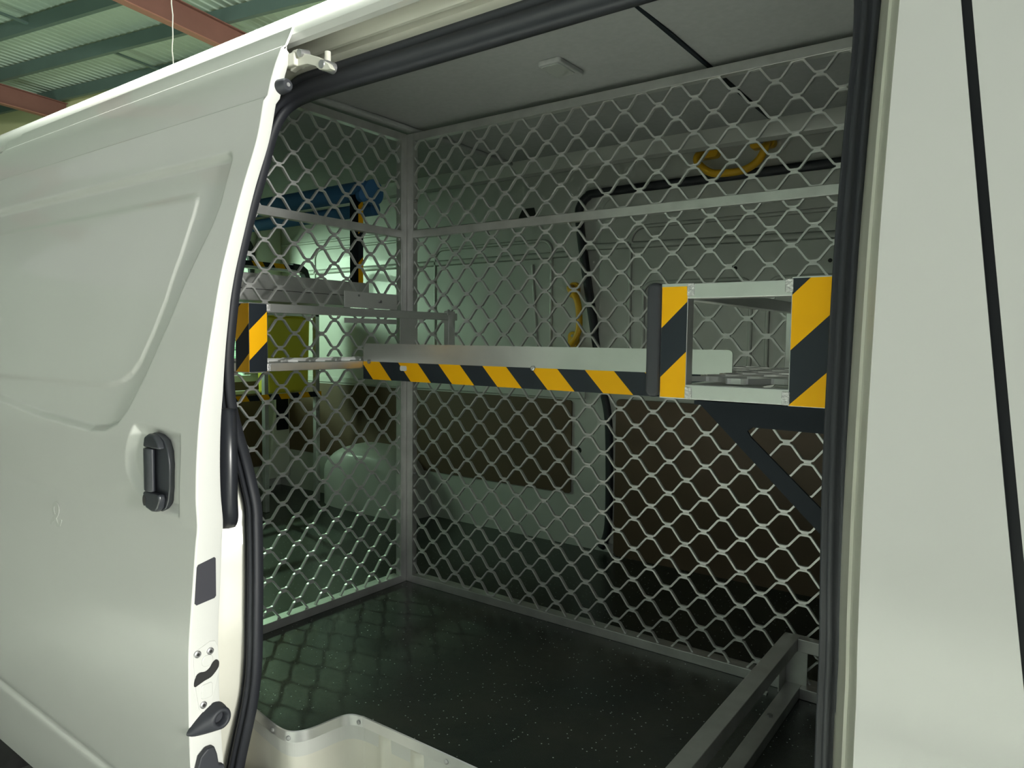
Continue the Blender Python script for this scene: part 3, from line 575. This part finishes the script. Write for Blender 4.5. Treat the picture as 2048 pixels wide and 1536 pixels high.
# ================================================================== security grilles
def grille(name, par, s0, s1, t0, t1, sref, tref, hp, vp, fn, slope=0, inside=None, m=M_ALU_D, wire=.0024, dep=.0042, nodes=True):
    """diamond security grille. (s,t) in plane, fn(s,t,d)->3d. node at (sref,tref); half pitches hp, vp"""
    b = MB(); fl = .0105; dl = .0042
    m0 = int(math.floor((t0 - tref) / vp)) - 3; m1 = int(math.ceil((t1 - tref) / vp)) + 3
    c0 = int(math.floor((s0 - sref) / hp)) - 1; c1 = int(math.ceil((s1 - sref) / hp)) + 1
    def node_t(mm, s): return tref + mm * vp + slope * (s - sref)
    runs = []
    for mm in range(m0, m1):
        pts = []
        for c in range(c0, c1 + 1):
            s = sref + c * hp; up = (c - mm) % 2 == 0     # parity: node row mm at this column
            tt = node_t(mm, s) + dl if up else node_t(mm + 1, s) - dl
            e = 1 if up else -1
            pts += [(s - fl - .003, tt + e * .0022), (s - fl * .75, tt), (s + fl * .75, tt), (s + fl + .003, tt + e * .0022)]
        # clip
        cur = []
        def flush():
            if len(cur) > 1: runs.append(list(cur))
            cur.clear()
        ok = lambda p: s0 <= p[0] <= s1 and t0 <= p[1] <= t1 and (inside is None or inside(*p))
        for i in range(len(pts)):
            if ok(pts[i]):
                if not cur and i > 0:     # enter
                    a, c_ = pts[i - 1], pts[i]; lo, hi = 0., 1.
                    for _ in range(10):
                        md = (lo + hi) / 2; q_ = (a[0] + (c_[0] - a[0]) * md, a[1] + (c_[1] - a[1]) * md)
                        if ok(q_): hi = md
                        else: lo = md
                    q_ = (a[0] + (c_[0] - a[0]) * hi, a[1] + (c_[1] - a[1]) * hi)
                    if math.dist(q_, c_) > 1e-4: cur.append(q_)
                cur.append(pts[i])
            elif cur:
                a, c_ = pts[i - 1], pts[i]; lo, hi = 0., 1.
                for _ in range(10):
                    md = (lo + hi) / 2; q_ = (a[0] + (c_[0] - a[0]) * md, a[1] + (c_[1] - a[1]) * md)
                    if ok(q_): lo = md
                    else: hi = md
                q_ = (a[0] + (c_[0] - a[0]) * lo, a[1] + (c_[1] - a[1]) * lo)
                if math.dist(q_, a) > 1e-4: cur.append(q_)
                flush()
        flush()
    for run in runs:
        vs = []; n_ = len(run)
        for i in range(n_):
            a = run[max(i - 1, 0)]; c = run[min(i + 1, n_ - 1)]; dx, dz = c[0] - a[0], c[1] - a[1]; L = math.hypot(dx, dz) or 1; nx_, nz_ = -dz / L, dx / L
            for wv, dv in ((-wire, -dep), (wire, -dep), (wire * 1.0, dep), (-wire, dep)):
                vs.append(fn(run[i][0] + nx_ * wv, run[i][1] + nz_ * wv, dv))
        fs = [(i * 4 + j, i * 4 + (j + 1) % 4, (i + 1) * 4 + (j + 1) % 4, (i + 1) * 4 + j) for i in range(n_ - 1) for j in range(4)] + [(3, 2, 1, 0), tuple(range((n_ - 1) * 4, n_ * 4))]
        b.add(vs, fs)
    if nodes:
        for mm in range(m0, m1 + 1):
            for c in range(c0, c1 + 1):
                if (c - mm) % 2: continue
                s = sref + c * hp; tt = node_t(mm, s)
                if not (s0 + .01 < s < s1 - .01 and t0 + .004 < tt < t1 - .004) or (inside and not inside(s, tt)): continue
                vs = [fn(s + i * fl * .8, tt + j * .0024, k_ * dep * .55) for i in (-1, 1) for j in (-1, 1) for k_ in (-1, 1)]
                b.add(vs, [(0, 1, 3, 2), (4, 6, 7, 5), (0, 4, 5, 1), (2, 3, 7, 6), (0, 2, 6, 4), (1, 5, 7, 3)])
    return b.build(name, m, par)
FY = lambda s, t_, d: (s, d, t_)
FX = lambda s, t_, d: (d, s, t_)
FZ = lambda z0: (lambda s, t_, d: (s, t_, z0 + d * .6))
# long partition (plane y = 0)
lp_ = thing('mesh_partition', 'long aluminium diamond mesh screen running lengthwise through the cargo bay', 'mesh screen', (.9, 0, 0), 'aluminium mesh partitions')
grille('grille', lp_, .036, 1.80, .795, 1.562, .693, 1.113, .0518, .0447, FY)
grille('grille', lp_, .036, 1.80, .026, .790, .079, .650, .05165, .0443, FY, slope=-.02)
b = MB(); b.box(.04, 1.84, -.0125, .0125, 1.555, 1.581); b.build('top_rail', M_ALU, lp_, bevel=.0015)
b = MB(); b.box(.04, 1.84, -.0135, .0115, 1.223, 1.249); b.build('middle_rail', M_ALU, lp_, bevel=.0015)
b = MB(); b.box(.04, 1.84, -.0135, .0265, .0, .027); b.build('bottom_rail', M_ALU, lp_, bevel=.0015)
b = MB(); b.box(.040, 1.35, -.006, .010, .785, .800); b.build('joining_bar', M_ALU, lp_, bevel=.001)
b = MB(); b.box(.002, .040, -.0125, .0125, .0, 1.581); b.build('post', M_ALU, lp_, bevel=.0015)
# transverse partition (plane x = 0)
tp = thing('mesh_partition', 'short aluminium diamond mesh screen crossing the cargo bay behind the doorway', 'mesh screen', (0, -.35, 0), 'aluminium mesh partitions')
ins = lambda y, z: y > prof(z) + .235
grille('grille', tp, -.83, -.036, .815, 1.562, -.632, 1.109, .0512, .0447, FX, inside=ins)
grille('grille', tp, -.83, -.036, .026, .810, -.526, .727, .0512, .0443, FX, inside=ins)
b = MB(); b.box(-.0125, .0125, -.645, -.036, 1.555, 1.581); b.build('top_rail', M_ALU, tp, bevel=.0015)
b = MB(); b.box(-.0125, .0125, -.73, -.036, 1.223, 1.249); b.build('middle_rail', M_ALU, tp, bevel=.0015)
b = MB(); b.box(-.0265, .0135, -.79, -.036, .0, .027); b.build('bottom_rail', M_ALU, tp, bevel=.0015)
b = MB(); b.box(-.0125, .0125, -.040, -.013, .0, 1.581); b.build('post', M_ALU, tp, bevel=.0015)
for p in ((.0405, -.004, 1.352), (.0405, -.004, .395)):
    b = MB(); b.tube([p, (p[0] + .012, p[1], p[2])], .005, 8); b.build('bolt', M_STEEL, lp_)

# ================================================================== shelf rack inside the doorway
rk = thing('shelf_rack', 'aluminium shelf frame with yellow and black warning tape fixed inside the mesh cage', 'shelf', (.8, -.4, .785))
# --- left wing

def bars(lst, name='frame_tube', m=M_ALU_B, bev=.0015, par=None):
    for bx_ in lst: b = MB(); b.box(*bx_); b.build(name, m, par or rk, bevel=bev)
bars([(.214, .236, -.737, .0, .936, .959), (.214, .236, -.737, -.418, .786, .808),
      (.02, .18, -.790, -.768, .940, .962), (.02, .18, -.790, -.768, .786, .806),
      (.216, .2365, -.045, -.012, .79, .966), (.016, .038, -.79, -.02, .786, .806)])
# upright with tape (folded on two faces)
b = MB(); b.box(.178, .2355, -.7905, -.7385, .7835, .959); up = b.build('upright', M_ALU_B, rk, bevel=.002)
def stripes_phase(val_at_edge, period): return -(val_at_edge / period)
# left wing front face tape: yellow between z=.862@y=-.74 (lower edge) and .938@y=-.739 (upper edge); slope dz/dy ~ +.95
sl_ = .93; per = .150
fL = lambda y, z: z - sl_ * y      # constant along an edge
lo = fL(-.74, .862); hi = fL(-.739, .938)
H_LF = hazard('warning_stripes_left_front', (0, -sl_, 1), (hi - lo) * 2, -lo / ((hi - lo) * 2))
b = MB(); b.box(.2355, .2362, -.790, -.739, .786, .957); b.build('warning_tape', H_LF, up)
# side face: edges (.179,.861)-(.232,.905): yellow above, black below
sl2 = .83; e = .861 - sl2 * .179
H_LS = hazard('warning_stripes_left_side', (-sl2, 0, 1), .15, -e / .15, yel=(.55, .30, .01))  # same tape, yellow darkened: the side face's shade is put into the colour
b = MB(); b.box(.179, .2355, -.7912, -.7905, .786, .957); b.build('warning_tape', H_LS, up)
# --- back lip
b = MB(); b.prism(rr2(.236, 1.32, .7565, .858, .009)[0:28], XZ, -.4165, -.4145); b.build('lip_plate', M_ALU_B, rk)
sx = (.272 + .302) / 2
# edge line: (.302,.807) -> (.35,.757)?  pairs of (top x, bottom x): (.302,.350) (.375,.421) ...
k_s = (.350 - .302) / (.807 - .757)       # dx per dz downwards
per = .0751 * 2; v0 = .302 + k_s * .807     # x + k z constant along edge; at .302 -> yellow ends, black starts
H_B = hazard('warning_stripes_lip', (1, 0, k_s), per, -(v0 - per / 2) / per)
b = MB(); b.box(.236, 1.315, -.4172, -.4165, .7555, .8065); b.build('warning_tape', H_B, rk)
for x_, z_ in ((.262, .806), (.835, .806)):
    b = MB(); b.tube([(x_, -.4165, z_), (x_, -.421, z_), (x_, -.422, z_)], [.006, .006, .003], 12); b.build('screw', M_STEEL, rk)
b = MB(); b.prism(rr2(.385, .411, .784, .798, .005), XZ, -.4176, -.4172); b.build('white_sticker', M_WHITE, rk)
bars([(.236, 1.33, -.414, -.394, .786, .806), (.04, 1.84, -.036, -.016, .786, .806)])
# --- right wing
bars([(1.376, 1.532, -.790, -.768, .940, .963), (1.376, 1.532, -.790, -.768, .785, .808),
      (1.352, 1.374, -.768, -.014, .940, .963), (1.352, 1.374, -.768, -.014, .786, .806),
      (1.317, 1.339, -.036, -.014, .806, .963), (1.335, 1.84, -.036, -.014, .940, .963), (1.586, 1.66, -.790, -.768, .940, .963), (1.586, 1.66, -.790, -.768, .785, .808)])
b = MB(); b.box(1.334, 1.378, -.790, -.766, .785, .964); u1 = b.build('upright', M_ALU_B, rk, bevel=.001)
b = MB(); b.box(1.531, 1.587, -.790, -.766, .784, .967); u2 = b.build('upright', M_ALU_B, rk, bevel=.001)
# stripes: left upright edges z-x*s: (1.335,.895)-(1.375,.933); (1.336,.818)-(1.376,.858): yellow above, black between, yellow below
s3 = .975; a1 = .914 - s3 * 1.355; a2 = .838 - s3 * 1.356
H_R1 = hazard('warning_stripes_right_a', (-s3, 0, 1), (a1 - a2) * 2.2, -a1 / ((a1 - a2) * 2.2), duty=1 - 1 / 2.2)
b = MB(); b.box(1.3355, 1.377, -.7907, -.790, .787, .959); b.build('warning_tape', H_R1, u1)
# right upright: yellow between lower edge (1.532,.863)-(1.586,.916) and upper edge (1.532,.941)-(1.555,.964); black until (1.533,.786)-(1.585,.837)
a3 = .8895 - s3 * 1.559; a4 = .8115 - s3 * 1.559
H_R2 = hazard('warning_stripes_right_b', (-s3, 0, 1), (a3 - a4) * 2, -a3 / ((a3 - a4) * 2))
b = MB(); b.box(1.5325, 1.586, -.7907, -.790, .785, .965); b.build('warning_tape', H_R2, u2)
b = MB(); b.prism(rr2(1.311, 1.335, .786, .966, .010), XZ, -.796, -.70); b.build('rubber_edge', M_RUB, rk, bevel=.006, seg=3)
for x_, z_ in ((1.382, .955), (1.528, .956), (1.382, .796), (1.528, .796)):
    b = MB(); b.box(x_ - .006, x_ + .006, -.7915, -.788, z_ - .011, z_ + .009); b.build('weld', M_GALV, rk, bevel=.002)
for y_, z_ in ((-.734, .948), (-.734, .797), (-.045, .961)):
    b = MB(); b.box(.233, .2375, y_ - .006, y_ + .006, z_ - .010, z_ + .010); b.build('weld', M_GALV, rk, bevel=.002)
# shelf decks (grille lying flat)
grille('shelf_mesh', rk, .03, .232, -.765, -.02, .1, -.4, .0518, .0447, FZ(.8115))
grille('shelf_mesh', rk, .232, 1.33, -.405, -.02, .1, -.4, .0518, .0447, FZ(.8115))
grille('shelf_mesh', rk, 1.36, 1.64, -.765, -.02, .1, -.4, .0518, .0447, FZ(.8145), dep=.007)
# fixing plates on the mesh
b = MB(); b.box(.0155, .0185, -.300, -.066, .972, 1.024); fp = b.build('fixing_plate', M_ALU_D, rk, bevel=.001)
b = MB(); b.tube([(.018, -.15, .996), (.028, -.15, .996)], .005, 8); b.build('bolt', M_STEEL, fp)
b = MB(); b.tube([(.018, -.24, 1.012), (.021, -.24, 1.012)], .004, 8); b.build('bolt', M_STEEL, fp)
b = MB(); b.box(.0425, .0455, -.078, .008, .80, .951); b.build('fixing_plate', M_ALU_D, rk, bevel=.001)
b = MB(); b.box(.0155, .0185, -.30, -.066, .922, .938); b.build('fixing_plate', M_ALU_D, rk, bevel=.001)
# black triangular bracket under right wing
t_ = thing('support_bracket', 'black triangular steel bracket under the right end of the taped shelf', 'bracket', (1.5, -.76, .6))
pts = [(1.390, .783), (1.66, .783), (1.66, .53), (1.582, .600)]
# plate with a triangular hole: four pieces joined in one mesh
b = MB()
hole = [(1.478, .748), (1.470, .742), (1.4755, .733), (1.584, .634), (1.60, .640), (1.60, .745)]
b.prism([(1.390, .783), (1.66, .783), (1.66, .746), (1.478, .748), (1.470, .742)], XZ, -.775, -.770)
b.prism([(1.390, .783), (1.470, .742), (1.4755, .733), (1.584, .634), (1.66, .56), (1.66, .53), (1.582, .600)], XZ, -.775, -.770)
b.prism([(1.60, .746), (1.66, .746), (1.66, .56), (1.60, .619)], XZ, -.775, -.770)
b.box(1.392, 1.66, -.790, -.765, .778, .784)
b.build('bracket_plate', M_BLK, t_)

# ================================================================== low floor frame on the right
ff = thing('floor_frame', 'low aluminium tube frame standing on the floor mat at the lower right', 'frame', (1.36, -.4, 0))
bars([(1.335, 1.372, -.80, -.0145, .118, .150), (1.345, 1.380, -.80, -.0145, .0005, .028), (1.372, 1.84, -.040, -.0145, .118, .150), (1.380, 1.84, -.040, -.0145, .0005, .028),
      (1.335, 1.36, -.80, -.775, .028, .118)], par=ff, m=M_ALU)
b = MB(); b.box(1.338, 1.341, -.075, -.016, .02, .118); b.box(1.341, 1.392, -.020, -.016, .02, .118); b.build('gusset_plate', M_ALU, ff, bevel=.0008)
b = MB(); b.tube([(1.362, -.22, .028), (1.362, -.22, .033)], .006, 6); b.build('bolt', M_STEEL, ff)
b = MB(); b.box(1.29, 1.31, -.07, -.055, 0, .004); tag(b.build('metal_offcut', M_ALU), 'tiny metal chip lying on the black floor mat near the low frame', 'scrap')

# ================================================================== rear compartment things
# long grey folded sheet just behind the short screen
t_ = thing('sheet_shelf', 'grey folded metal shelf lip just behind the short mesh screen', 'shelf', (-.1, -.4, .98))
b = MB(); b.box(-.083, -.080, -.78, -.105, .985, 1.064); b.box(-.60, -.080, -.78, -.105, .9825, .985); b.build('folded_sheet', M_ALU, t_, bevel=.001)
b = MB(); b.box(-.0798, -.079, -.78, -.105, 1.016, 1.0175); b.build('crease', M_DARKHOLE, t_)
b = MB(); b.box(-.60, -.57, -.66, -.635, .004, .985); b.build('leg', M_ALU, t_, bevel=.001)
# ladder rack post and blue padded tubes
t_ = thing('padded_carrier', 'blue foam padded carrier rails on a striped black post behind the mesh', 'carrier rack', (-.14, -.09, 1.0))
H_P = hazard('warning_stripes_post', (0, -1, 1), .20, .30)
b = MB(); b.box(-.165, -.140, -.118, -.078, .985, 1.375); po = b.build('post', M_BLK, t_, bevel=.002)
b = MB(); b.box(-.1398, -.1392, -.100, -.078, 1.06, 1.36); b.build('warning_tape', H_P, po)
b = MB(); b.box(-1.60, -1.57, -.118, -.078, 0.002, 1.36); b.build('post', M_BLK, t_, bevel=.002)
b = MB(); b.tube([(-1.65, -.075, 1.395), (-.5, -.075, 1.395), (-.13, -.075, 1.395)], .034, 20); tb = b.build('padded_tube', M_BLUE, t_, smooth=True)
smooth_by_angle(tb, 40)
b = MB(); b.tube([(-1.65, .00, 1.345), (-.16, .00, 1.345)], .024, 18); smooth_by_angle(b.build('padded_tube', M_BLUE, t_), 40)
b = MB(); b.tube([(-.128, -.045, 1.392), (-.118, -.045, 1.392)], .045, 24); b.tube([(-.13, -.10, 1.372), (-.112, -.10, 1.372)], .022, 20); smooth_by_angle(b.build('end_cap', M_BLUE, t_), 40)
# rear rack with yellow tub
rr_ = thing('rear_rack', 'upright aluminium rack with warning tape at the far rear corner of the cargo bay', 'rack', (-1.25, .45, 0))
H_Q = hazard('warning_stripes_rear', (0, 1, .6), .12, .1)
bars([(-1.265, -1.24, .275, .297, .002, 1.0), (-1.265, -1.24, .585, .610, .002, 1.0), (-1.265, -1.24, -.25, .62, .565, .585), (-1.62, -1.60, -.25, .62, .565, .585), (-1.265, -1.24, .04, .61, .98, 1.0)], par=rr_, m=M_ALU)
b = MB(); b.box(-1.2398, -1.239, -.25, .62, .562, .590); b.build('warning_tape', H_Q, rr_)
b = MB(); b.box(-1.265, -1.235, -.10, .50, 1.20, 1.235); tp_ = b.build('top_bar', M_ALU, rr_, bevel=.002)
b = MB(); b.box(-1.2348, -1.234, -.10, .44, 1.213, 1.236); b.build('warning_tape', H_Q, tp_)
b = MB(); b.prism([(.44, 1.245), (.50, 1.24), (.53, 1.22), (.545, 1.18), (.545, 1.05), (.525, 1.05), (.522, 1.17), (.505, 1.20), (.46, 1.212), (.44, 1.212)], YZ, -1.27, -1.225); b.build('rubber_edge', M_RUB, rr_, bevel=.006)
t_ = thing('yellow_tub', 'yellow plastic tub on the rear rack behind the mesh', 'tub', (-1.42, .44, .59))
b = MB(); b.prism([(.325, .588), (.575, .588), (.590, .98), (.31, .98)], YZ, -1.37, -1.285); b.build('tub_body', M_YELT, t_, bevel=.015, seg=3)
b = MB(); b.prism([(.302, .975), (.598, .975), (.598, 1.0), (.302, 1.0)], YZ, -1.38, -1.275); b.build('rim', M_YELT, t_, bevel=.004)

# pale slatted shutter across the yard, seen through the tailgate glass
t_ = thing('slatted_shutter', 'pale green slatted shutter seen through the rear window of the van', 'shutter', (-7.0, 4.2, GZ))
b = MB()
for i in range(22):
    z0 = GZ + .02 + i * .13
    b.prism([(-7.02, z0), (-6.97, z0 + .03), (-6.97, z0 + .08), (-7.02, z0 + .11)], lambda p, q, t: (p, t, q), 2.6, 6.2)
b.build('slats', M_SHUT, t_)
b = MB(); b.box(-7.06, -7.03, 2.5, 6.3, GZ, 2.4); b.build('backing', M_PUR, t_)
# faint ampersand on the sliding door, slightly darker than the paint around it
cu = bpy.data.curves.new('faint_lettering', 'FONT'); cu.body = '&'; cu.size = .125; cu.align_x = 'CENTER'; cu.align_y = 'CENTER'; cu.extrude = .0004
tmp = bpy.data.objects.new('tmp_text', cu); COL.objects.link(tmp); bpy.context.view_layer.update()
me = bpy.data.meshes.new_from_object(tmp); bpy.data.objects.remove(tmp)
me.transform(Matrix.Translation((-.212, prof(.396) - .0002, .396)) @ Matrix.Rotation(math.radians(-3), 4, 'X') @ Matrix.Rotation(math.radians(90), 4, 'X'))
me.materials.clear(); me.materials.append(mat('lettering_paint', (.50, .51, .48), .34, coat=.6))
o = bpy.data.objects.new('faint_lettering', me); COL.objects.link(o); o.parent = door; o['label'] = 'faint darker lettering on the door'
